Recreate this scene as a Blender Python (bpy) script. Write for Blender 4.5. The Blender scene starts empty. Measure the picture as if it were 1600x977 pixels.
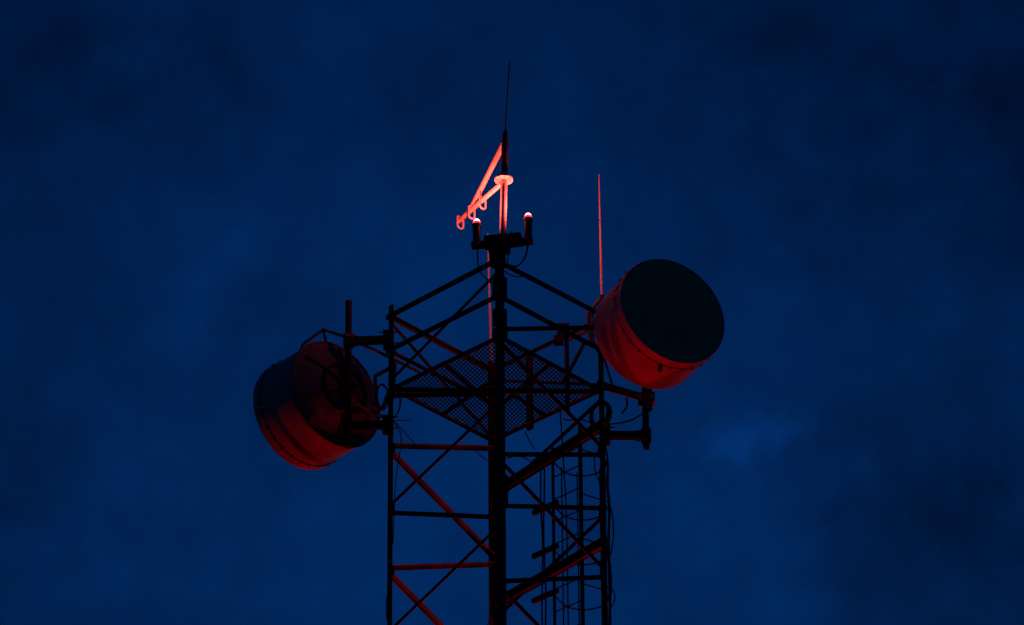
import bpy, math, random
from mathutils import Vector, Matrix
random.seed(7)
V = Vector
sc = bpy.context.scene
col = sc.collection

# ------------------------------------------------------------------ camera
# tower axis is the world Z axis; the platform deck is ZP above the ground.
F_PX = 8889.0            # focal length in pixels of the 1600 px wide photograph (200 mm lens)
DIST = 88.89             # metres from camera to platform centre: 1 px is 1 cm there
ELEV = math.radians(31.0)
CAM = V((0, -DIST * math.cos(ELEV), 1.6))
ZP = 1.6 + DIST * math.sin(ELEV)
ROLL = math.radians(-0.45)
a0, b0 = -24.0, -116.5
a1 = a0 * math.cos(ROLL) - b0 * math.sin(ROLL)
b1 = a0 * math.sin(ROLL) + b0 * math.cos(ROLL)
pitch = ELEV - math.atan(b1 / F_PX)
yaw = -math.atan(a1 / F_PX / math.cos(pitch))        # to the right
fwd = V((math.sin(yaw) * math.cos(pitch), math.cos(yaw) * math.cos(pitch), math.sin(pitch)))
r0 = fwd.cross(V((0, 0, 1))).normalized()
u0 = r0.cross(fwd).normalized()
rgt = r0 * math.cos(ROLL) + u0 * math.sin(ROLL)
upv = -r0 * math.sin(ROLL) + u0 * math.cos(ROLL)
cam_d = bpy.data.cameras.new('camera')
cam_d.lens = 200
cam_d.sensor_width = 36
cam_d.clip_start = 0.5
cam_d.clip_end = 5000
cam = bpy.data.objects.new('camera', cam_d)
col.objects.link(cam)
M = Matrix((rgt, upv, -fwd)).transposed().to_4x4()
M.translation = CAM
cam.matrix_world = M
sc.camera = cam


def ray(px, py):
    return (fwd + rgt * ((px - 800) / F_PX) + upv * ((488.5 - py) / F_PX)).normalized()


def at(px, py, v):
    """world point seen at a photo position, standing v metres behind the tower axis"""
    d = ray(px, py)
    return CAM + d * ((v - CAM.y) / d.y)


# ------------------------------------------------------------------ materials
def mat(name, base, rough=0.6, spec=0.3, metal=0.0, var=0.35, scale=6.0, bump=0.0, rust=None, bscale=None):
    m = bpy.data.materials.new(name)
    m.use_nodes = True
    nt = m.node_tree
    b = nt.nodes['Principled BSDF']
    b.inputs['Roughness'].default_value = rough
    b.inputs['Specular IOR Level'].default_value = spec
    b.inputs['Metallic'].default_value = metal
    tc = nt.nodes.new('ShaderNodeTexCoord')
    n = nt.nodes.new('ShaderNodeTexNoise')
    n.inputs['Scale'].default_value = scale
    n.inputs['Detail'].default_value = 6
    nt.links.new(tc.outputs['Object'], n.inputs['Vector'])
    r = nt.nodes.new('ShaderNodeValToRGB')
    r.color_ramp.elements[0].position = 0.3
    r.color_ramp.elements[1].position = 0.72
    lo = [c * (1 - var) for c in base]
    hi = [min(1, c * (1 + var)) for c in base]
    if rust:
        lo = list(rust)
    r.color_ramp.elements[0].color = (*lo, 1)
    r.color_ramp.elements[1].color = (*hi, 1)
    nt.links.new(n.outputs['Fac'], r.inputs['Fac'])
    nt.links.new(r.outputs['Color'], b.inputs['Base Color'])
    if bump:
        n2 = nt.nodes.new('ShaderNodeTexNoise')
        n2.inputs['Scale'].default_value = bscale or scale * 5
        n2.inputs['Detail'].default_value = 4
        nt.links.new(tc.outputs['Object'], n2.inputs['Vector'])
        bp = nt.nodes.new('ShaderNodeBump')
        bp.inputs['Strength'].default_value = bump
        bp.inputs['Distance'].default_value = 0.02 if (bscale or 9) > 3 else 0.05
        nt.links.new(n2.outputs['Fac'], bp.inputs['Height'])
        nt.links.new(bp.outputs['Normal'], b.inputs['Normal'])
    return m


STEEL = mat('weathered_steel', (0.05, 0.048, 0.047), 0.7, 0.12, 0, 0.3, 5, 0.15, rust=(0.034, 0.028, 0.026))
STEEL_DIM = mat('dimmed_steel', (0.022, 0.021, 0.021), 0.7, 0.08, 0, 0.3, 7, 0.12)  # steel darkened: unlit look of mounts, clamps and boxes put into the colour
STEEL_LIT = mat('lit_face_steel', (0.105, 0.08, 0.075), 0.65, 0.15, 0, 0.3, 6, 0.12)  # tower steel brightened: red lamp light on one face put into the colour
GALV = mat('galvanised_pipe', (0.20, 0.19, 0.19), 0.55, 0.25, 0, 0.15, 9, 0.1)
PAINT = mat('pale_painted_tube', (0.50, 0.46, 0.43), 0.45, 0.35, 0, 0.08, 14, 0.08)
GRATE = mat('dark_grating', (0.010, 0.010, 0.010), 0.9, 0.01, 0, 0.3, 8)
CAST = mat('dark_lamp_housing', (0.05, 0.05, 0.05), 0.28, 0.5, 0, 0.3, 20, 0.08)
CABLE = mat('black_cable_jacket', (0.025, 0.025, 0.025), 0.5, 0.3, 0, 0.2, 20)
WHIP = mat('white_fibreglass', (0.80, 0.77, 0.75), 0.2, 0.8, 0, 0.08, 12)
RUBBER = mat('black_whip_base', (0.03, 0.03, 0.03), 0.5, 0.3, 0, 0.2, 15)
SHROUD = mat('painted_shroud', (0.30, 0.285, 0.29), 0.5, 0.25, 0, 0.25, 2.4, 0.4, bscale=2.0)
RADOME = mat('radome_fabric', (0.62, 0.46, 0.22), 0.8, 0.1, 0, 0.1, 1.5, 0.1)
REFL = mat('reflector_back', (0.13, 0.125, 0.125), 0.6, 0.2, 0, 0.2, 2.5, 0.2)
EARTH = mat('dark_grass_soil', (0.03, 0.035, 0.02), 0.95, 0.1, 0, 0.5, 0.4, 0.3)
CONC = mat('concrete_footing', (0.25, 0.24, 0.22), 0.9, 0.1, 0, 0.2, 3, 0.3)


def lamp_mat(name, colr, strength):
    m = bpy.data.materials.new(name)
    m.use_nodes = True
    b = m.node_tree.nodes['Principled BSDF']
    b.inputs['Base Color'].default_value = (0.3, 0.01, 0.01, 1)
    b.inputs['Roughness'].default_value = 0.15
    b.inputs['Emission Color'].default_value = (*colr, 1)
    b.inputs['Emission Strength'].default_value = strength
    return m


DOME = lamp_mat('lit_red_lens', (1.0, 0.076, 0.052), 2300)
DOME_LOW = lamp_mat('lit_red_lens_side_lamp', (1.0, 0.003, 0.008), 5800)
HOT = lamp_mat('hot_red_lens', (1.0, 0.30, 0.26), 6.0)
GLASS = lamp_mat('red_lens_foot', (1.0, 0.010, 0.026), 3.0)


# ------------------------------------------------------------------ mesh helpers
class MB:
    def __init__(s):
        s.v, s.f, s.sm = [], [], []

    def add(s, vs, fs, smooth=False):
        o = len(s.v)
        s.v += [V(p) for p in vs]
        for f in fs:
            s.f.append([i + o for i in f])
            s.sm.append(smooth)
        return s

    def bar(s, p0, p1, w, h, wdir):
        """rectangular bar p0-p1, w wide along wdir, h along the third axis"""
        p0, p1 = V(p0), V(p1)
        d = (p1 - p0).normalized()
        a = (V(wdir) - d * V(wdir).dot(d)).normalized()
        b = d.cross(a).normalized()
        vs = []
        for p in (p0, p1):
            for x, y in ((-1, -1), (1, -1), (1, 1), (-1, 1)):
                vs.append(p + a * (x * w / 2) + b * (y * h / 2))
        return s.add(vs, [(3, 2, 1, 0), (4, 5, 6, 7), (0, 1, 5, 4), (1, 2, 6, 5), (2, 3, 7, 6), (3, 0, 4, 7)])

    def box(s, c, size, ax=None):
        c = V(c)
        X, Y, Z = ax or (V((1, 0, 0)), V((0, 1, 0)), V((0, 0, 1)))
        return s.bar(c - Z * size[2] / 2, c + Z * size[2] / 2, size[0], size[1], X)

    def angle(s, p0, p1, w, t, A, B):
        """L-section: heel on the line p0-p1, flanges w wide along A and B"""
        p0, p1 = V(p0), V(p1)
        d = (p1 - p0).normalized()
        A = (V(A) - d * V(A).dot(d)).normalized()
        B = V(B) - d * V(B).dot(d)
        B = (B - A * B.dot(A)).normalized() if abs(B.normalized().dot(A)) < 0.02 else B.normalized()
        prof = [V((0, 0, 0)), A * w, A * w + B * t, A * t + B * t, A * t + B * w, B * w]
        n = 6
        vs = [p0 + q for q in prof] + [p1 + q for q in prof]
        fs = [(i, (i + 1) % n, n + (i + 1) % n, n + i) for i in range(n)]
        fs += [(0, 3, 2, 1), (0, 5, 4, 3), (6, 7, 8, 9), (6, 9, 10, 11)]
        return s.add(vs, fs)

    def tube(s, pts, r, n=10, cap=True):
        pts = [V(p) for p in pts]
        rs = r if isinstance(r, (list, tuple)) else [r] * len(pts)
        t0 = (pts[1] - pts[0]).normalized()
        a = t0.orthogonal().normalized()
        vs, fs = [], []
        for i, p in enumerate(pts):
            if i == 0:
                t = t0
            elif i == len(pts) - 1:
                t = (pts[i] - pts[i - 1]).normalized()
            else:
                t = ((pts[i + 1] - p).normalized() + (p - pts[i - 1]).normalized()).normalized()
            a = (a - t * a.dot(t)).normalized()
            b = t.cross(a)
            for k in range(n):
                th = 2 * math.pi * k / n
                vs.append(p + (a * math.cos(th) + b * math.sin(th)) * rs[i])
        for i in range(len(pts) - 1):
            for k in range(n):
                fs.append((i * n + k, i * n + (k + 1) % n, (i + 1) * n + (k + 1) % n, (i + 1) * n + k))
        s.add(vs, fs, True)
        if cap:
            m = len(pts) - 1
            s.add(vs[:n], [tuple(reversed(range(n)))])
            s.add(vs[m * n:], [tuple(range(n))])
        return s

    def lathe(s, prof, c, axis, n=24, closed=False):
        """profile [(r, h)] turned about axis through c"""
        c, axis = V(c), V(axis).normalized()
        a = axis.orthogonal().normalized()
        b = axis.cross(a)
        m = len(prof)
        vs, fs = [], []
        for r, h in prof:
            r = max(r, 1e-4)
            for k in range(n):
                th = 2 * math.pi * k / n
                vs.append(c + axis * h + (a * math.cos(th) + b * math.sin(th)) * r)
        for i in range(m - (0 if closed else 1)):
            j = (i + 1) % m
            for k in range(n):
                fs.append((i * n + k, i * n + (k + 1) % n, j * n + (k + 1) % n, j * n + k))
        return s.add(vs, fs, True)

    def build(s, name, material, parent=None, **props):
        me = bpy.data.meshes.new(name)
        o = bpy.data.objects.new(name, me)
        org = V((0, 0, 0))
        p = parent
        while p:
            org += p.location
            p = p.parent
        if parent is None and s.v:                       # origin at the base of a one-mesh thing
            lo = min(s.v, key=lambda q: q.z)
            org = V(lo)
            o.location = org
        me.from_pydata([tuple(q - org) for q in s.v], [], s.f)
        me.polygons.foreach_set('use_smooth', s.sm)
        me.validate()
        import bmesh
        bm = bmesh.new()
        bm.from_mesh(me)
        bmesh.ops.recalc_face_normals(bm, faces=bm.faces)
        bm.to_mesh(me)
        bm.free()
        me.set_sharp_from_angle(angle=math.radians(35))
        if material:
            me.materials.append(material)
        col.objects.link(o)
        if parent:
            o.parent = parent
        for k, val in props.items():
            o[k] = val
        return o


def thing(name, label, cat, loc, group=None):
    o = bpy.data.objects.new(name, None)
    o.empty_display_size = 0.2
    o.location = loc
    o['label'] = label
    o['category'] = cat
    if group:
        o['group'] = group
    col.objects.link(o)
    return o


def copy_tree(o, parent=None):
    c = o.copy()
    col.objects.link(c)
    c.parent = parent
    for ch in [q for q in o.children]:
        copy_tree(ch, c)
    return c


def smooth_path(pts, k=6):
    """Catmull-Rom through pts"""
    pts = [V(p) for p in pts]
    P = [pts[0] * 2 - pts[1]] + pts + [pts[-1] * 2 - pts[-2]]
    out = []
    for i in range(1, len(P) - 2):
        p0, p1, p2, p3 = P[i - 1:i + 3]
        for j in range(k):
            t = j / k
            out.append(0.5 * ((2 * p1) + (p2 - p0) * t + (2 * p0 - 5 * p1 + 4 * p2 - p3) * t * t
                              + (-p0 + 3 * p1 - 3 * p2 + p3) * t ** 3))
    out.append(pts[-1])
    return out


UP = V((0, 0, 1))

# ------------------------------------------------------------------ ground
g = MB()
g.add([(-3000, -3000, 0), (3000, -3000, 0), (3000, 3000, 0), (-3000, 3000, 0)], [(0, 1, 2, 3)])
go = g.build('ground', EARTH)
go['kind'] = 'structure'

# ------------------------------------------------------------------ lattice tower
CN = {'N': V((0.06, -1.64, 0)), 'F': V((-0.07, 1.64, 0)), 'L': V((-1.69, -0.05, 0)), 'R': V((1.68, 0.05, 0))}


def cn(k, z):
    return CN[k] + V((0, 0, ZP + z))


tower = thing('lattice_tower', 'square steel lattice mast of angle bars rising through the middle of the photo', 'tower', (0, 0, 0))
NB = {'N': 'LR', 'F': 'LR', 'L': 'NF', 'R': 'NF'}
TOPZ = {'N': 1.52, 'F': 1.42, 'L': 1.47, 'R': 1.50}
for k in 'NFLR':
    A = CN[NB[k][0]] - CN[k]
    B = CN[NB[k][1]] - CN[k]
    MB().angle(V((CN[k].x, CN[k].y, 0.3)), cn(k, TOPZ[k]), 0.10, 0.012, A, B).build('leg', STEEL, tower)
    MB().box(V((CN[k].x, CN[k].y, 0.15)), (0.9, 0.9, 0.34)).build('footing', CONC, tower)

centre = V((0, 0, 0))


def brace(k0, z0, k1, z1, w=0.07, inset=0.014, name='brace', flip=False, over=0.0, t=0.006, outward=False):
    """angle bar in the face between legs k0 and k1"""
    p0, p1 = cn(k0, z0), cn(k1, z1)
    hd = (p1 - p0)
    hd.z = 0
    hd.normalize()
    inn = V((-hd.y, hd.x, 0))
    mid = (p0 + p1) / 2
    if inn.dot(V((-mid.x, -mid.y, 0))) < 0:
        inn = -inn
    d = (p1 - p0).normalized()
    p0 = p0 + inn * inset + d * (0.03 - over)
    p1 = p1 + inn * inset - d * 0.03
    A = d.cross(inn)
    if (A.z < 0) != flip:
        A = -A
    mb = MB().angle(p0 - A * w / 2, p1 - A * w / 2, w, t, A, -inn if outward else inn)
    m = STEEL_LIT if {k0, k1} == {'L', 'F'} else STEEL  # left-far face takes the brightened steel, as if lit more strongly
    return mb.build(name, m, tower)


ZL = [-0.12, -1.15, -2.22, -3.32, -4.42, -5.52]
cyc = [('L', 'N'), ('N', 'R'), ('R', 'F'), ('F', 'L')]       # first leg carries the even nodes
for a, b in cyc:
    for i in range(5):
        p, q = ((a, b) if i % 2 == 0 else (b, a))
        z0, z1 = ZL[i], ZL[i + 1]
        w = (0.078, 0.062)[i % 2] if (a, b) == ('L', 'N') else (0.072 if (a, b) == ('F', 'L') else 0.078)
        brace(p, z0 - 0.05, q, z1 + 0.05, w, inset=0.014 + 0.002 * (i % 2), flip=True, outward=(a, b) == ('R', 'F'))
# everything under the frame: the same zigzag down to the footings, one mesh
low = MB()
lv = [-5.52 - 1.1 * i for i in range(38)]
for a, b in cyc:
    for i in range(len(lv) - 1):
        p, q = ((b, a) if i % 2 == 0 else (a, b))
        if ZP + lv[i + 1] < 0.5:
            break
        low.bar(cn(p, lv[i]) * 0.994 + cn(p, lv[i]).z * UP * 0.006, cn(q, lv[i + 1]) * 0.994 + cn(q, lv[i + 1]).z * UP * 0.006,
                0.065, 0.02, UP)
low.build('brace', STEEL, tower, kind='stuff')

# guard rail of the top bay
RT, RM = 1.27, 0.64
for k0, k1, w, ov in (('L', 'N', 0.105, 0.08), ('N', 'R', 0.10, 0.0), ('R', 'F', 0.05, 0.0), ('L', 'F', 0.07, 0.0)):
    brace(k0, RT, k1, RT + (0.06 if k1 == 'N' or k0 == 'N' else 0), w, name='guard_rail', over=ov, inset=-0.008, flip=True)
for k0, k1, w, ov in (('L', 'N', 0.10, 0.08), ('N', 'R', 0.10, 0.0), ('L', 'F', 0.05, 0.0)):
    brace(k0, RM, k1, RM + 0.03, w, name='guard_rail', over=ov, inset=-0.008, flip=True)
brace('N', 1.15, 'L', 0.08, 0.058, name='brace', flip=True)
brace('R', 1.12, 'N', 0.06, 0.075, name='brace', flip=True)
brace('L', 1.18, 'F', 0.02, 0.062, name='brace')
brace('F', 1.10, 'R', 0.05, 0.045, name='brace')
# posts on the back right edge
for fx, w in ((0.34, 0.11), (0.675, 0.055)):
    p = CN['F'].lerp(CN['R'], fx)
    MB().bar(p + UP * (ZP - 0.12), p + UP * (ZP + 1.24), w, 0.05, CN['R'] - CN['F']).build('rail_post', STEEL, tower)

# splice plates and bolts on the near leg, gussets on the others
for zc, h, w in ((0.84, 0.40, 0.125), (0.30, 0.32, 0.12), (0.0, 0.22, 0.13), (1.30, 0.18, 0.10), (-2.75, 0.5, 0.12)):
    for s in 'LR':
        d = (CN[s] - CN['N']).normalized()
        n = V((-d.y, d.x, 0))
        if n.y > 0:
            n = -n
        c = cn('N', zc) + d * (w * 0.62 + 0.004) + n * 0.012
        mb = MB().bar(c - UP * h / 2, c + UP * h / 2, w, 0.014, d)
        for bx in (-0.03, 0.03):
            for bz in (-0.36, -0.12, 0.12, 0.36):
                q = c + d * bx + UP * (bz * h)
                mb.tube([q + n * 0.004, q + n * 0.026], 0.012, 6)
        mb.build('splice_plate', STEEL, tower)
for k, zs in (('L', (RT, RM, 0.0, -0.12, -1.15, -2.22, -3.32)), ('R', (0.0, -1.15, -2.22, -3.32)), ('F', (0.0, -1.15, -2.22, -3.32))):
    for z in zs:
        for s in NB[k]:
            d = (CN[s] - CN[k]).normalized()
            inn = V((-CN[k].x, -CN[k].y, 0)).normalized()
            n = inn - d * inn.dot(d)
            n.normalize()
            sz = 0.12 if z > 0.1 else 0.17
            c = cn(k, z) + d * (0.06) + n * 0.028
            MB().bar(c - UP * sz / 2, c + UP * sz / 2, 0.13, 0.01, d).build('gusset_plate', STEEL, tower)

# ------------------------------------------------------------------ platform
plat = thing('work_platform', 'diamond-mesh steel grating deck seen from below across the tower top', 'platform', (0, 0, ZP))
gr = MB()
hw = []
order = ['N', 'R', 'F', 'L']
for i in range(4):
    p, q = CN[order[i]], CN[order[(i + 1) % 4]]
    d = (q - p).normalized()
    n = V((-d.y, d.x, 0))
    hw.append((n, n.dot(p) + 0.05))


def clip(o, d):
    t0, t1 = -9.0, 9.0
    for n, c in hw:
        den, num = n.dot(d), c - n.dot(o)
        if abs(den) < 1e-9:
            continue
        t = num / den
        if den > 0:
            t0 = max(t0, t)
        else:
            t1 = min(t1, t)
    return t0, t1


cw, cd = 0.068, 0.125
for sgn in (1, -1):
    d = V((cw, sgn * cd, 0)).normalized()
    n = V((-d.y, d.x, 0))
    step = cw * cd / math.hypot(cw, cd)
    for i in range(-90, 91):
        o = n * (i * step)
        t0, t1 = clip(o, d)
        if t1 - t0 > 0.03:
            z = ZP + 0.004 * sgn
            gr.bar(o + d * t0 + UP * z, o + d * t1 + UP * z, 0.017, 0.005, n)
gr.build('grating', GRATE, plat)
for i in range(4):
    p, q = CN[order[i]], CN[order[(i + 1) % 4]]
    d = (q - p).normalized()
    n = V((-d.y, d.x, 0))
    p0, p1 = p + d * 0.05 + n * 0.02, q - d * 0.05 + n * 0.02
    w = 0.085 if i in (0, 3) else 0.05
    MB().angle(p0 + UP * (ZP - 0.02), p1 + UP * (ZP - 0.02), w, 0.01, -UP, n).build('edge_beam', STEEL, plat)
MB().bar(CN['L'] * 0.97 + UP * (ZP - 0.07), CN['R'] * 0.97 + UP * (ZP - 0.07), 0.09, 0.02, UP).build('cross_beam', STEEL, plat)
MB().bar(at(795, 562, -0.8), at(905, 600, -0.5), 0.03, 0.05, UP)
for (x0, y0), (x1, y1) in (((-0.82, -0.83), (0.05, 0.72)), ((0.84, -0.78), (0.03, 0.55)), ((-0.86, 0.76), (0.0, -0.35)), ((0.78, 0.82), (-0.02, -0.2))):
    MB().bar(V((x0, y0, ZP - 0.05)), V((x1, y1, ZP - 0.05)), 0.05, 0.045, V((0, 0, 1))).build('joist', GRATE, plat)


# ------------------------------------------------------------------ dish antennas
def frame_for(n):
    n = V(n).normalized()
    s = n.cross(UP).normalized()
    return n, s, s.cross(n)


def dish(label, c, n, R, depth, bulge, rounded, name='dish_antenna'):
    """c: centre of the rear rim plane; n: pointing direction (out of the radome)"""
    n, s, w = frame_for(n)
    root = thing(name, label, 'dish antenna', c, 'drum dish antennas at the tower top')
    N = 96
    mb = MB()
    if rounded:
        rings = [(R * 0.945, 0.0), (R * 0.975, 0.02), (R * 0.992, 0.06), (R, 0.12), (R, depth * 0.25),
                 ]
    else:
        rings = [(R * 0.985, 0.0), (R, 0.03), (R, depth * 0.25)]
    rings += [ (R * 0.997, depth * 0.5), (R, depth * 0.8), (R, depth), (R - 0.03, depth), (R - 0.03, 0.20 if rounded else 0.03)]
    mb.lathe(rings, c, n, N, closed=True)
    mb.build('shroud', SHROUD, root)
    # front band that clamps the radome, with its clips
    band = MB().lathe([(R + 0.001, depth - 0.15), (R + 0.016, depth - 0.145), (R + 0.016, depth - 0.02), (R + 0.006, depth + 0.008), (R - 0.026, depth + 0.010), (R - 0.028, depth - 0.15)], c, n, N, closed=True)
    bo = band.build('rim_band', SHROUD, root)
    MB().lathe([(R + 0.002, depth - 0.172), (R + 0.014, depth - 0.172), (R + 0.014, depth - 0.156), (R + 0.002, depth - 0.156)], c, n, N, closed=True).build('clamp_wire', STEEL_DIM, bo)
    for k in range(30):
        th = 2 * math.pi * (k + 0.3) / 30
        e = s * math.cos(th) + w * math.sin(th)
        q = c + e * (R + 0.024) + n * (depth - 0.165)
        MB().bar(q - n * 0.035, q + n * 0.03, 0.018, 0.016, e).build('clip', STEEL if rounded else SHROUD, bo)
    MB().lathe([(0.0, depth + 0.035), (R * 0.4, depth + 0.032), (R * 0.8, depth + 0.018), (R - 0.027, depth + 0.002), (R - 0.027, depth - 0.006), (0, depth + 0.02)], c, n, N).build('radome', RADOME, root)
    # bowl of the reflector seen from behind
    pr = []
    for i in range(15):
        t = i / 14
        pr.append((R * (0.93 if rounded else 0.97) * t, 0.02 - bulge * (1 - t * t)))
    pr += [(R * 0.95, 0.012)] if rounded else [(R + 0.016, 0.012), (R + 0.02, 0.045), (R + 0.004, 0.047)]
    MB().lathe(pr, c, n, N).build('reflector', REFL, root)
    hub = MB().lathe([(0.0, -bulge - 0.10), (0.10, -bulge - 0.10), (0.11, -bulge - 0.09), (0.11, -bulge + 0.02), (0.16, -bulge + 0.02), (0.16, -bulge + 0.06)], c, n, 24)
    hub.build('hub', STEEL, root)
    ring = MB().lathe([(0.40, -bulge * 0.72 - 0.045), (0.44, -bulge * 0.72 - 0.045), (0.44, -bulge * 0.72 + 0.02), (0.40, -bulge * 0.72 + 0.02)], c, n, 48, closed=True)
    ring.build('mount_ring', STEEL, root)
    for k in range(6):
        th = 2 * math.pi * (k + 0.5) / 6
        e = s * math.cos(th) + w * math.sin(th)
        MB().bar(c + e * 0.15 - n * (bulge + 0.02), c + e * (R * 0.9) + n * (0.0 - bulge * 0.14), 0.03, 0.05, e.cross(n)).build('back_rib', STEEL, root)
    return root, n, s, w


nl = V((-0.67, 0.74, 0))
cl = at(527, 615, 0.22)
dl, nL, sL, wL = dish('drum dish on the left of the tower, seen from behind with its back bowl showing', cl, nl, 0.885, 0.98, 0.24, False)
nr = V((0.458, -0.889, 0))
cr = at(1005.5, 531.0, -0.40)
dr, nR, sR, wR = dish('drum dish on the right of the tower, its dark round radome turned to the camera', cr, nr, 0.91, 0.95, 0.22, True)
# drain spout under the right dish's front band
q = at(1040, 574, -1.3)
th = None
e = (q - cr) - nR * (q - cr).dot(nR)
e.normalize()
q = cr + e * 0.94 + nR * 0.74
MB().box(q + e * 0.02, (0.05, 0.05, 0.13), (nR, e.cross(nR), e)).build('drain_spout', STEEL, dr)
# doubler patch on the left dish's back
q = cl + sL * -0.36 + wL * 0.25 - nL * 0.20


# ------------------------------------------------------------------ pipe mounts
def ubolt_block(mb, c, along, w, h, t):
    mb.bar(c - UP * h / 2, c + UP * h / 2, w, t, along)


def mount(label, leg, px_u, v, z0, z1, arms):
    base = V((px_u, v, ZP + z0))
    root = thing('pipe_mount', label, 'antenna mount', base, 'pipe mounts of the two dishes')
    MB().tube([base, V((px_u, v, ZP + z1))], 0.052, 20).build('mast_pipe', STEEL_DIM, root)
    sx = 1 if px_u > 0 else -1
    for z in arms:
        p = V((px_u, v, ZP + z))
        q = V((CN[leg].x, CN[leg].y, ZP + z + 0.015))
        arm = MB()
        arm.bar(p + V((sx * 0.02, 0.0, 0)), q - V((sx * 0.06, 0, 0)), 0.12, 0.085, UP)
        ao = arm.build('standoff_arm', STEEL_DIM, root)
        c = MB()
        c.bar(p + UP * -0.10, p + UP * 0.10, 0.15, 0.15, V((1, 0, 0)))
        for zz in (-0.06, 0.06):
            c.tube([p + V((-sx * 0.15, -0.05, zz)), p + V((sx * 0.09, -0.05, zz))], 0.010, 6)
            c.tube([p + V((-sx * 0.15, 0.05, zz)), p + V((sx * 0.09, 0.05, zz))], 0.010, 6)
        c.build('pipe_clamp', STEEL_DIM, ao)
        c = MB()
        c.bar(q + UP * -0.14, q + UP * 0.14, 0.17, 0.17, V((1, 0, 0)))
        for zz in (-0.10, 0.10):
            c.tube([q + V((-0.16, -0.07, zz)), q + V((0.16, -0.07, zz))], 0.011, 6)
        c.build('leg_clamp', STEEL_DIM, ao)
    return root


ml = mount('upright pipe on two short arms behind the left dish', 'L', -2.32, -0.05, -1.10, 1.56, (0.83, -0.72))
mr = mount('upright pipe on arms under the right dish, mostly hidden by its drum', 'R', 2.32, 0.05, -1.10, 1.45, (0.80, -0.87))
# link from each dish's ring to its pipe
for root, c, n, s, w, bl, px, v in ((dl, cl, nL, sL, wL, 0.24, -2.32, -0.05), (dr, cr, nR, sR, wR, 0.22, 2.32, 0.05)):
    for zz in (0.36, -0.36):
        p = c + w * zz - n * (bl * 0.8)
        q = V((px, v, p.z))
        MB().bar(p + n * 0.05, q, 0.10, 0.06, UP).build('ring_bracket', STEEL, root)
    # side stiffeners
# left dish: bent tube over the drum, from its rim to the pipe clamp
TB = 0.026
MB().tube([at(470, 548, 0.25), at(473, 539, 0.2), at(505, 515, 0.1), at(541, 527, -0.02)], TB, 10).build('rim_stay', GALV, dl)
MB().tube([at(505, 517, 0.1), at(512, 543, 0.3)], 0.022, 8).build('rim_stay', GALV, dl)
MB().tube([at(588, 614, 0.28), at(586, 588, 0.26), at(612, 574, 0.2), at(619, 562, 0.15)], 0.034, 10).build('side_stay', GALV, dl)
MB().tube([at(618, 565, 0.15), at(616, 590, 0.18), at(597, 640, 0.3)], 0.03, 8).build('side_stay', GALV, dl)
MB().tube([at(556, 630, 0.0), at(604, 655, 0.12)], 0.030, 8).build('side_stay', GALV, dl)
MB().tube([at(560, 618, 0.04), at(600, 640, 0.2)], 0.022, 8).build('side_stay', GALV, dl)
MB().tube([at(552, 532, -0.02), at(612, 560, 0.1), at(656, 582, 0.35)], 0.026, 8).build('stiff_arm', GALV, ml)
MB().box(at(546, 526, -0.08), (0.16, 0.12, 0.06)).build('clamp_cap', GALV, ml)
# right dish: bent tube frame behind the drum
MB().tube([at(938, 467, 0.0), at(919, 489, 0.0), at(920, 514, 0.05)], 0.034, 10).build('rim_stay', GALV, dr)
MB().tube([at(922, 514, 0.05), at(891, 531, 0.35)], 0.034, 10).build('rim_stay', GALV, dr)
MB().tube([at(925, 490, 0.0), at(926, 530, 0.05), at(938, 556, 0.05)], 0.022, 8).build('rim_stay', GALV, dr)
MB().tube([at(921, 515, 0.05), at(924, 540, 0.15)], 0.028, 8).build('rim_stay', GALV, dr)
MB().tube([at(914, 535, 0.35), at(880, 598, 0.5)], 0.032, 8).build('side_stay', STEEL, dr)
MB().tube([at(944, 560, 0.0), at(958, 606, 0.1)], 0.018, 8).build('side_stay', GALV, dr)
# the sloping stiff arm under the right drum
MB().bar(at(932, 600, 0.05), at(1014, 624, 0.05), 0.10, 0.08, UP).build('stiff_arm', GALV, mr)
cb = MB()
cb.box(at(1010, 624, 0.04), (0.26, 0.18, 0.16))
cb.tube([at(1012, 606, 0.0), at(1012, 640, 0.0)], 0.075, 14)
for dx in (-0.08, 0.1):
    cb.tube([at(1008, 625, 0.0) + V((dx, -0.16, 0)), at(1008, 625, 0.0) + V((dx, 0.16, 0))], 0.012, 6)
cb.build('pipe_clamp', GALV, mr)

# ------------------------------------------------------------------ mast, davit arm, lamps
VN = -1.66
mast = thing('outrigger_arm', 'red-lit horizontal arm with three hanging loops on a slim pole at the very top', 'outrigger', at(786, 372, VN))
fl = at(787, 281, VN)
MB().tube([at(785, 395, VN), at(788, 268, VN)], 0.052, 20).build('pole', PAINT, mast)
fm = MB().lathe([(0.05, -0.012), (0.145, -0.012), (0.147, 0), (0.145, 0.012), (0.05, 0.012)], fl, UP, 40, closed=True)
for k in range(8):
    th = 2 * math.pi * k / 8 + 0.2
    q = fl + V((math.cos(th), math.sin(th), 0)) * 0.105
    fm.tube([q - UP * 0.026, q + UP * 0.03], 0.011, 6)
fm.build('flange', PAINT, mast)
a_tip = at(716, 347, VN + 1.16)
a_tip.z = fl.z - 0.03
a_dir = (a_tip - fl)
a_dir.z = 0
a_len = a_dir.length
a_dir.normalize()
a_root = fl + a_dir * 0.06 - UP * 0.03
a_end = a_root + a_dir * (a_len - 0.08)
MB().tube([a_root, a_end], 0.039, 16).build('arm', PAINT, mast)
st0 = at(787, 224, VN)
st1 = a_root + a_dir * (a_len * 0.70)
sd = a_dir.cross(UP)
MB().tube([st0, st1], 0.043, 12).build('stay', PAINT, mast)
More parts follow.
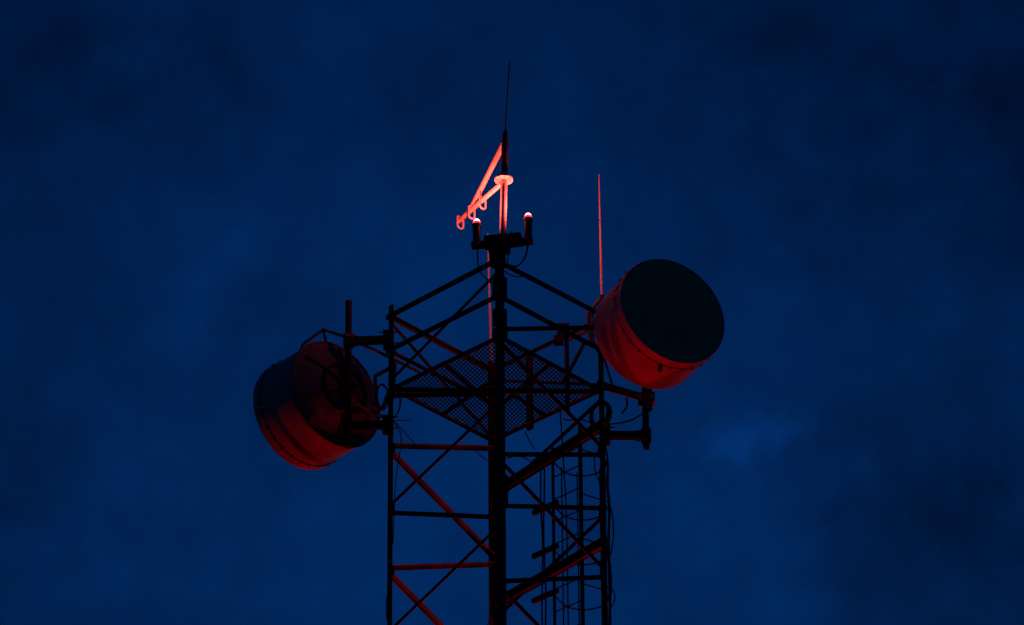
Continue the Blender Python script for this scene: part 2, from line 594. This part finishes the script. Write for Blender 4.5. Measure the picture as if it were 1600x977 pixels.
for fr in (0.965, 0.70, 0.44):
    p = a_root + a_dir * ((a_len - 0.08) * fr)
    pts = []
    hw_, dr_ = 0.054, 0.165
    s2 = sd
    pts.append(p + s2 * hw_ + UP * 0.05)
    pts.append(p + s2 * hw_ - UP * (dr_ - hw_))
    for k in range(9):
        th = math.pi * k / 8
        pts.append(p + s2 * (hw_ * math.cos(th)) - UP * (dr_ - hw_ + hw_ * math.sin(th)))
    pts.append(p - s2 * hw_ - UP * (dr_ - hw_))
    pts.append(p - s2 * hw_ + UP * 0.05)
    pts.append(p + UP * 0.062)
    MB().tube(pts + [pts[0]], 0.014, 8).build('hook', PAINT, mast)

# bar that carries the lamps
lb = thing('lamp_bracket', 'dark crossbar with a box in its middle carrying the two red lamps', 'bracket', at(785, 385, VN))
pl, prr = at(737, 384, VN + 0.14), at(832, 377, VN - 0.02)
ax = (prr - pl)
ax.z = 0
ax.normalize()
MB().bar(pl, prr, 0.085, 0.11, UP).build('crossbar', STEEL_DIM, lb)
c0 = at(786, 377, VN)
bx = MB().box(c0, (0.58, 0.18, 0.16), (ax, UP.cross(ax), UP))
bx.build('middle_box', STEEL_DIM, lb)
mk = MB().box(at(776, 396, VN), (0.19, 0.17, 0.30))
mk.lathe([(0.10, -0.20), (0.125, -0.12), (0.125, 0.0), (0.15, 0.12)], at(777, 399, VN), UP, 16)
mk.build('mast_clamp', STEEL_DIM, lb)
MB().box(at(793, 390, VN - 0.05), (0.09, 0.09, 0.13)).build('conduit_box', STEEL_DIM, lb)
MB().tube([at(799, 368, VN - 0.08), at(799, 362, VN - 0.08)], 0.007, 6).build('stud', STEEL_DIM, lb)


CUT = 9


def make_lamp(label, base, dome_mat, hgt=0.40):
    root = thing('obstruction_light', label, 'warning light', base, 'red warning lamps')
    R = 0.064
    MB().lathe([(0.0, -0.01), (R + 0.012, -0.01), (R + 0.012, 0.025), (R, 0.03), (R, hgt - 0.05), (R + 0.010, hgt - 0.045), (R + 0.010, hgt + 0.001), (R * 0.96, hgt - 0.002)], base, UP, 28).build('housing', CAST, root)
    fin = MB()
    fin.box(base + V((0.0, -R - 0.006, hgt * 0.45)), (0.028, 0.014, hgt * 0.62))
    fin.build('hinge_strip', CAST, root)
    # low glass dome: deep red round the foot, the optic in its crown is what shines
    arc = [(R * 0.98 * math.cos(t), hgt + 0.001 + 0.098 * math.sin(t)) for t in [i * math.pi / 32 for i in range(17)]]
    lens = MB().lathe([(R * 0.98, hgt - 0.01)] + arc[:6], base, UP, 28).build('lens', GLASS, root)
    MB().lathe(arc[5:CUT + 1], base, UP, 28).build('hot_band', HOT, lens)
    MB().lathe(arc[CUT:], base, UP, 28).build('lit_crown', dome_mat, lens)
    return root


lamp_l = make_lamp('lit red lamp on the left end of the crossbar, lower of the two', at(745, 385, VN + 0.12), DOME)
lamp_r = copy_tree(lamp_l)
lamp_r.location = at(825.5, 376, VN - 0.01)
lamp_r['label'] = 'lit red lamp on the right end of the crossbar, higher of the two'
# mid-height lamp on a shelf inside the back right face, a few metres under what the photo takes in
inn = V((-0.69, -0.72, 0)).normalized()
zl = ZP - 9.6
for foot, q, lab in ((CN['R'].lerp(CN['F'], 0.66), CN['R'].lerp(CN['F'], 0.66) + inn * 0.22, 'lit red side lamp low inside the ladder face, nearer the far leg'),
                     (CN['R'], CN['R'] + V((0.36, 0.42, 0)), 'lit red side lamp on a short arm low outside the right leg')):
    lm = make_lamp(lab, q + UP * zl, DOME_LOW)
    d = (q - foot).normalized()
    MB().bar(foot + UP * (zl - 0.03) - d * 0.01, q + d * 0.08 + UP * (zl - 0.03), 0.14, 0.03, d.cross(UP)).build('shelf', STEEL, lm)
MB().bar(CN['R'] + inn * 0.05 + UP * (zl - 0.08), CN['F'] + inn * 0.05 + UP * (zl - 0.08), 0.05, 0.05, UP).build('brace', STEEL, tower)


# ------------------------------------------------------------------ whips
def whip(label, p0, p1, rb, rt, group, material=WHIP, ferrule=0.25):
    root = thing('whip_antenna', label, 'whip antenna', p0, group)
    d = (p1 - p0)
    pts = [p0 + d * t for t in (0, 0.15, 0.5, 0.85, 1.0)]
    MB().tube(pts, [rb, rb, (rb * 1.3 + rt) / 2.3, rt * 1.2, rt], 10).build('rod', material, root)
    if ferrule:
        dn = d.normalized()
        MB().tube([p0 - dn * ferrule * 0.5, p0 + dn * ferrule * 0.5], rb * 1.5, 12).build('ferrule', RUBBER, root)
    return root


whip('pale rod antenna standing on the right leg beside the right dish', at(940.5, 466, 0.05), at(936, 273, 0.05), 0.022, 0.010, 'two pale whip antennas', ferrule=0.10)
whip('pale rod antenna standing on the far leg, seen just left of the near leg', at(768, 574, 1.62), at(762, 365, 1.62), 0.022, 0.012, 'two pale whip antennas', ferrule=0.2)
wt = thing('whip_antenna', 'thin black whip on a thick sleeve at the highest point of the tower', 'whip antenna', at(788, 270, VN))
MB().tube([at(787.6, 274, VN), at(788, 262, VN), at(789, 226, VN), at(789.2, 212, VN)], [0.05, 0.056, 0.056, 0.05], 20).build('sleeve', RUBBER, wt)
MB().tube([at(789.2, 213, VN), at(789.6, 202, VN)], [0.05, 0.014], 14).build('cone', RUBBER, wt)
MB().tube(smooth_path([at(789.6, 204, VN), at(791.5, 165, VN), at(794, 130, VN), at(796.5, 96, VN)]), 0.0105, 8).build('rod', RUBBER, wt)

# ------------------------------------------------------------------ ladder with cage, outside the back right face
DF = (CN['F'] - CN['R']).normalized()          # along the face, towards the far leg
OUT = V((-DF.y, DF.x, 0))
if OUT.y < 0:
    OUT = -OUT
RA = V((1.30, 0.46, 0))
RB = RA + DF * 0.575
lad = thing('caged_ladder', 'climbing ladder with hooped safety cage by the right leg', 'ladder', V((RA.x, RA.y, 0)))
MB().bar(RA + UP * 0.3, RA + UP * (ZP - 0.42), 0.09, 0.06, OUT + DF).build('side_rail', GRATE, lad)
MB().bar(RB + UP * 0.3, RB + UP * (ZP - 0.62), 0.06, 0.045, OUT + DF).build('side_rail', GRATE, lad)
z = -0.75
zs = []
while z > -6:
    zs.append(z)
    z -= 0.4
for z in zs:
    MB().tube([RA + UP * (ZP + z), RB + UP * (ZP + z)], 0.011, 8).build('rung', GRATE, lad)
lowr = MB()
while z > -ZP + 0.6:
    lowr.tube([RA + UP * (ZP + z), RB + UP * (ZP + z)], 0.011, 6)
    z -= 0.4
lowr.build('rung', GRATE, lad, kind='stuff')
HC = (RA + RB) / 2 + OUT * 0.37
HR = 0.375


def hoop_pts(z):
    pts = [RA + UP * z]
    a = math.atan2((RA - HC).dot(OUT), (RA - HC).dot(-DF))
    for k in range(19):
        th = -0.35 + (math.pi + 0.7) * k / 18
        pts.append(HC + (-DF) * (HR * math.cos(th)) + OUT * (HR * math.sin(th)) + UP * z)
    pts.append(RB + UP * z)
    return pts


for i in range(7):
    z = ZP - 0.86 - 0.8 * i
    MB().tube(hoop_pts(z), 0.013, 6).build('cage_hoop', GRATE, lad)
for th in (0.35, math.pi / 2 - 0.1, math.pi * 0.80, math.pi + 0.2):
    q = HC + (-DF) * (HR * math.cos(th)) + OUT * (HR * math.sin(th))
    MB().bar(q + UP * (ZP - 6.0), q + UP * (ZP - 0.8), 0.024, 0.008, OUT).build('cage_strap', GRATE, lad)

# heavy sloping support beams between the right and far legs
for (x0, y0), (x1, y1), w in (((950, 662), (778, 770), 0.17), ((950, 847), (778, 945), 0.16)):
    p0, p1 = at(x0, y0, 0.12), at(x1, y1, 1.60)
    d = (p1 - p0).normalized()
    mb = MB().bar(p0, p1, w, 0.016, UP)
    inn = V((-0.68, -0.73, 0))
    for s in (1, -1):
        q = UP * s * (w / 2 - 0.008) + inn * 0.045
        mb.bar(p0 + q, p1 + q, 0.014, 0.08, UP)
    mb.build('support_beam', STEEL, tower)

# feeder cables with brackets, beside the ladder
FB = RB + DF * 0.22 - OUT * 0.02
for i, y in enumerate((800, 868, 938)):
    p = at(864, y - 12, RB.y)
    q = p + DF * 0.42
    MB().bar(p - DF * 0.1, q, 0.075, 0.06, UP).build('cable_bracket', STEEL, tower)
cab = [('feeder cable nearest the ladder, hanging straight down its brackets', 849.5), ('feeder cable left of its twin on the ladder-side brackets', 845.5)]
for lab, x in cab:
    p = at(x, 730, 0.98)
    pts = [V((p.x + 0.012 * math.sin(i * 1.3 + x), p.y, p.z - 0.45 * i)) for i in range(12)]
    pts.append(V((p.x, p.y, 0.2)))
    o = MB().tube(smooth_path(pts, 3), 0.014, 8).build('feeder_cable', CABLE)
    o['label'] = lab
    o['category'] = 'cable'
    o['group'] = 'feeder cables on the ladder-side brackets'


def cable(label, pts, r=0.011, k=6):
    r *= 1.2
    o = MB().tube(smooth_path(pts, k), r, 8).build('cable', CABLE)
    o['label'] = label
    o['category'] = 'cable'
    return o


cable('thin lamp cable dropping from the left lamp to the sloping rail', [at(745.5, 388, VN + 0.1), at(746.5, 400, VN + 0.1), at(747, 413, VN + 0.06), at(752, 428, VN + 0.02), at(772, 446, VN)], 0.0095)
cable('looping lamp cable from the right lamp down to the near leg', [at(825, 380, VN), at(823, 394, VN), at(818, 406, VN), at(808, 416, VN), at(797, 415, VN - 0.03)], 0.012)
cable('short cable dropping straight from the conduit box under the crossbar', [at(793, 394, VN - 0.06), at(793.5, 404, VN - 0.06), at(793, 418, VN - 0.06)], 0.009)
cable('hair-thin cable sagging off the right-hand top rail near the leg', [at(788, 424, VN - 0.05), at(800, 431, VN + 0.05), at(815, 433, VN + 0.2)], 0.008)


def coil(label, c, rx, rz, n, dirx, r=0.016):
    pts = []
    for i in range(n * 16 + 1):
        th = 2 * math.pi * i / 16
        k = i / (n * 16)
        pts.append(c + dirx * (rx * (0.82 + 0.18 * math.sin(3.1 * k + 1)) * math.cos(th)) + UP * (rz * (0.9 + 0.1 * math.sin(4 * k)) * math.sin(th)) + dirx.cross(UP) * (0.05 * (k - 0.5) + 0.01 * math.sin(th * 2.3)))
    o = MB().tube(pts, r, 8).build('cable_coil', CABLE)
    o['label'] = label
    o['category'] = 'cable coil'
    return o


coil('loose coil of black cable tied to the right leg below the platform', at(938, 649, -0.05), 0.19, 0.25, 6, V((0.85, -0.5, 0)).normalized(), 0.018)
coil('small loop of black cable between the left dish and the left leg', at(597, 620, 0.05), 0.105, 0.24, 2, V((1, 0.2, 0)).normalized(), 0.013)
cable('cable looping inside the left leg beneath the platform corner', [at(611, 600, -0.02), at(622, 612, -0.05), at(625.5, 630, -0.05), at(621, 646, -0.05), at(612, 655, -0.04)], 0.012)
cable('thin slack cable hanging down the left leg under the lower arm', [at(615, 658, -0.1), at(625, 675, -0.1), at(627, 690, -0.1), at(624, 712, -0.1), at(619, 745, -0.1), at(616, 790, -0.1), at(614, 850, -0.1)], 0.007)
cable('thin stray wire slanting from the left leg clamp towards the platform', [at(614, 657, -0.1), at(632, 676, 0.0), at(649, 695, 0.1)], 0.008)
cable('stiff wire stub sticking out level from the left leg clamp', [at(612, 657.5, -0.12), at(625, 657, -0.12), at(641, 657.5, -0.12)], 0.008)
cable('cable drooping from the right pipe across to the right leg', [at(1003, 647, 0.0), at(990, 655, 0.0), at(975, 660, 0.0), at(955, 663, 0.0), at(945, 664, 0.0)], 0.012)
cable('short cable tail hooked under the sloping arm beside the right pipe', [at(979, 622, 0.0), at(980, 632, -0.02), at(977, 640, -0.02), at(971, 646, -0.02)], 0.014)
cable('cable bulging out to the right of the right leg low in the photo', [at(945, 783, 0.0), at(952, 788, 0.0), at(957.5, 810, 0.0), at(958.5, 835, 0.0), at(955, 862, 0.0), at(948, 876, 0.0)], 0.009)
cable('second lower cable bulge right of the right leg at the photo edge', [at(947, 915, 0.0), at(957, 922, 0.0), at(961, 934, 0.0), at(956, 948, 0.0), at(949, 953, 0.0)], 0.009)
cable('cable swinging in a long arc beside the ladder top', [at(936, 703, 0.1), at(929, 716, 0.15), at(931, 740, 0.2), at(937, 755, 0.2), at(940, 790, 0.2)], 0.009)
cable('cable running loosely down beside the cage from the platform', [at(875, 640, 0.7), at(878, 680, 0.8), at(881, 730, 0.9), at(884, 780, 1.05), at(886, 850, 1.1), at(888, 977, 1.1), at(889, 1040, 1.1)], 0.010)
cable('thin wire arcing between the near leg and the sloping brace', [at(790, 717, 0.2), at(806, 713, 0.3), at(820, 716, 0.4), at(832, 725, 0.5), at(838, 740, 0.6)], 0.009)
cable('thin cable hanging under the platform right of the near leg', [at(820, 674, 0.9), at(828, 690, 0.9), at(836, 702, 0.9)], 0.008)
cable('cable strung from the back rail post to the right leg', [at(880, 655, 0.5), at(890, 657, 0.4), at(902, 655, 0.3), at(922, 660, 0.1), at(940, 664, 0.05)], 0.010)
cable('thin slack wire near the bottom of the near leg on its left', [at(770, 962, -1.5), at(765, 968, -1.4), at(760, 985, -1.3), at(757, 1010, -1.2)], 0.007)
cable('faint wire slanting under the left platform edge near the far leg', [at(742, 703, 0.9), at(752, 713, 1.1), at(766, 722, 1.4)], 0.007)
cable('cable bulging left of the left leg near the photo bottom', [at(607, 925, -0.05), at(604, 938, -0.05), at(603.5, 955, -0.05), at(606, 975, -0.05), at(608, 1000, -0.05)], 0.008)

for dx, dy, lab in ((0.028, -0.05, 'feeder cable strapped down the outer edge of the right leg'), (0.046, 0.02, 'second feeder cable down the right leg, bulging outermost')):
    pts = [at(938 + 60 * dx, 668, -0.06)]
    for i in range(1, 12):
        z = -0.9 - 0.42 * i
        pts.append(V((CN['R'].x + dx + 0.014 * math.sin(2.1 * i + 30 * dx), CN['R'].y + dy, ZP + z)))
    pts.append(V((CN['R'].x + dx, CN['R'].y + dy, 0.3)))
    cable(lab, pts, 0.012, 4)

# small box clamped on the back rail between the near leg and the right dish
jb = thing('junction_box', 'small dark box clamped to the rail left of the right dish', 'junction box', at(879, 540, 0.55))
MB().box(at(880, 518, 0.5), (0.20, 0.14, 0.22)).build('box', STEEL_DIM, jb)
MB().box(at(873, 532, 0.5), (0.15, 0.12, 0.13)).build('gland_block', STEEL_DIM, jb)
MB().tube([at(870, 536, 0.5), at(866, 541, 0.52)], 0.012, 6).build('gland', STEEL_DIM, jb)
MB().tube([at(889, 511, 0.5), at(894, 515, 0.5)], 0.012, 6).build('gland', STEEL_DIM, jb)

# ------------------------------------------------------------------ sky, sun
SUN_EL, SUN_ROT = math.radians(-1.0), math.radians(8.0)
w = bpy.data.worlds.new('World')
sc.world = w
w.use_nodes = True
nt = w.node_tree
nt.nodes.clear()
out = nt.nodes.new('ShaderNodeOutputWorld')
bg = nt.nodes.new('ShaderNodeBackground')
bg.inputs['Strength'].default_value = 0.10
sky = nt.nodes.new('ShaderNodeTexSky')
sky.sky_type = 'NISHITA'
sky.sun_disc = False
sky.sun_elevation = SUN_EL
sky.sun_rotation = SUN_ROT
sky.air_density = 1.0
sky.dust_density = 0.2
sky.ozone_density = 5.4
tc = nt.nodes.new('ShaderNodeTexCoord')


def vmath(op, a, b=None):
    n = nt.nodes.new('ShaderNodeVectorMath')
    n.operation = op
    for i, x in enumerate((a, b)):
        if x is None:
            continue
        if isinstance(x, (tuple, Vector)):
            n.inputs[i].default_value = x
        else:
            nt.links.new(x, n.inputs[i])
    return n


def fmath(op, a, b):
    n = nt.nodes.new('ShaderNodeMath')
    n.operation = op
    for i, x in enumerate((a, b)):
        if isinstance(x, (int, float)):
            n.inputs[i].default_value = x
        else:
            nt.links.new(x, n.inputs[i])
    return n.outputs[0]


def noise(scale, detail, rough):
    n = nt.nodes.new('ShaderNodeTexNoise')
    n.inputs['Scale'].default_value = scale
    n.inputs['Detail'].default_value = detail
    n.inputs['Roughness'].default_value = rough
    nt.links.new(tc.outputs['Generated'], n.inputs['Vector'])
    return n


# thin cloud deck: soft lighter gaps and darker banks; wide dark corner spots paint lens vignetting
wn = noise(55, 3, 0.55)
wv = vmath('SUBTRACT', wn.outputs['Color'], (0.5, 0.5, 0.5)).outputs[0]
wsc = vmath('SCALE', wv)
wsc.inputs['Scale'].default_value = 0.030
pos = vmath('ADD', tc.outputs['Generated'], wsc.outputs[0]).outputs[0]
total = fmath('MULTIPLY', fmath('SUBTRACT', noise(38, 5, 0.5).outputs['Fac'], 0.5), 1.0)
total = fmath('ADD', total, fmath('MULTIPLY', fmath('SUBTRACT', noise(120, 5, 0.55).outputs['Fac'], 0.5), 0.55))
total = fmath('ADD', total, 0.97)
for x, y, rad, amp in ((1160, 685, 75, 0.75), (1150, 640, 200, 0.18), (310, 440, 110, 0.24), (690, 850, 300, 0.36), (1080, 880, 200, 0.28),
                       (640, 420, 700, 0.30), (1420, 770, 260, -0.26), (1560, 930, 300, -0.24),
                       (1580, 40, 560, -0.42), (30, 20, 520, -0.28), (800, -60, 460, -0.24), (300, 800, 260, 0.12), (395, 475, 110, -0.10), (1120, 660, 70, -0.14), (30, 420, 220, -0.12),
                       (520, 740, 200, -0.10), (180, 700, 240, -0.08)):
    d = vmath('DISTANCE', pos, ray(x, y))
    mr_ = nt.nodes.new('ShaderNodeMapRange')
    mr_.interpolation_type = 'SMOOTHSTEP'
    mr_.inputs['From Min'].default_value = 0.0
    mr_.inputs['From Max'].default_value = rad * 1.25 / F_PX
    mr_.inputs['To Min'].default_value = amp
    mr_.inputs['To Max'].default_value = 0.0
    nt.links.new(d.outputs['Value'], mr_.inputs['Value'])
    total = fmath('ADD', total, mr_.outputs['Result'])
total = fmath('MAXIMUM', total, 0.2)
tint = nt.nodes.new('ShaderNodeMix')
tint.data_type = 'RGBA'
tint.blend_type = 'MULTIPLY'
tint.inputs['Factor'].default_value = 1
tint.inputs['B'].default_value = (0.08, 1, 1, 1)
nt.links.new(sky.outputs['Color'], tint.inputs['A'])
sc_ = vmath('SCALE', tint.outputs['Result'])
nt.links.new(total, sc_.inputs['Scale'])
nt.links.new(sc_.outputs['Vector'], bg.inputs['Color'])
nt.links.new(bg.outputs['Background'], out.inputs['Surface'])

sd_ = bpy.data.lights.new('sun', 'SUN')
sd_.energy = 0.002
sd_.angle = math.radians(0.5)
sd_.color = (1, 0.85, 0.7)
so = bpy.data.objects.new('sun', sd_)
sdir = V((math.sin(SUN_ROT) * math.cos(SUN_EL), math.cos(SUN_ROT) * math.cos(SUN_EL), math.sin(SUN_EL)))
so.rotation_euler = (-sdir).to_track_quat('-Z', 'Y').to_euler()
so.location = (0, 200, 60)
col.objects.link(so)

# ------------------------------------------------------------------ render settings
sc.view_settings.view_transform = 'Standard'
sc.view_settings.look = 'None'
sc.view_settings.gamma = 1
sc.view_settings.exposure = 1.0
sc.view_settings.use_curve_mapping = False
sc.cycles.use_denoising = True
sc.cycles.max_bounces = 5
sc.cycles.sample_clamp_indirect = 4
sc.cycles.sample_clamp_direct = 20
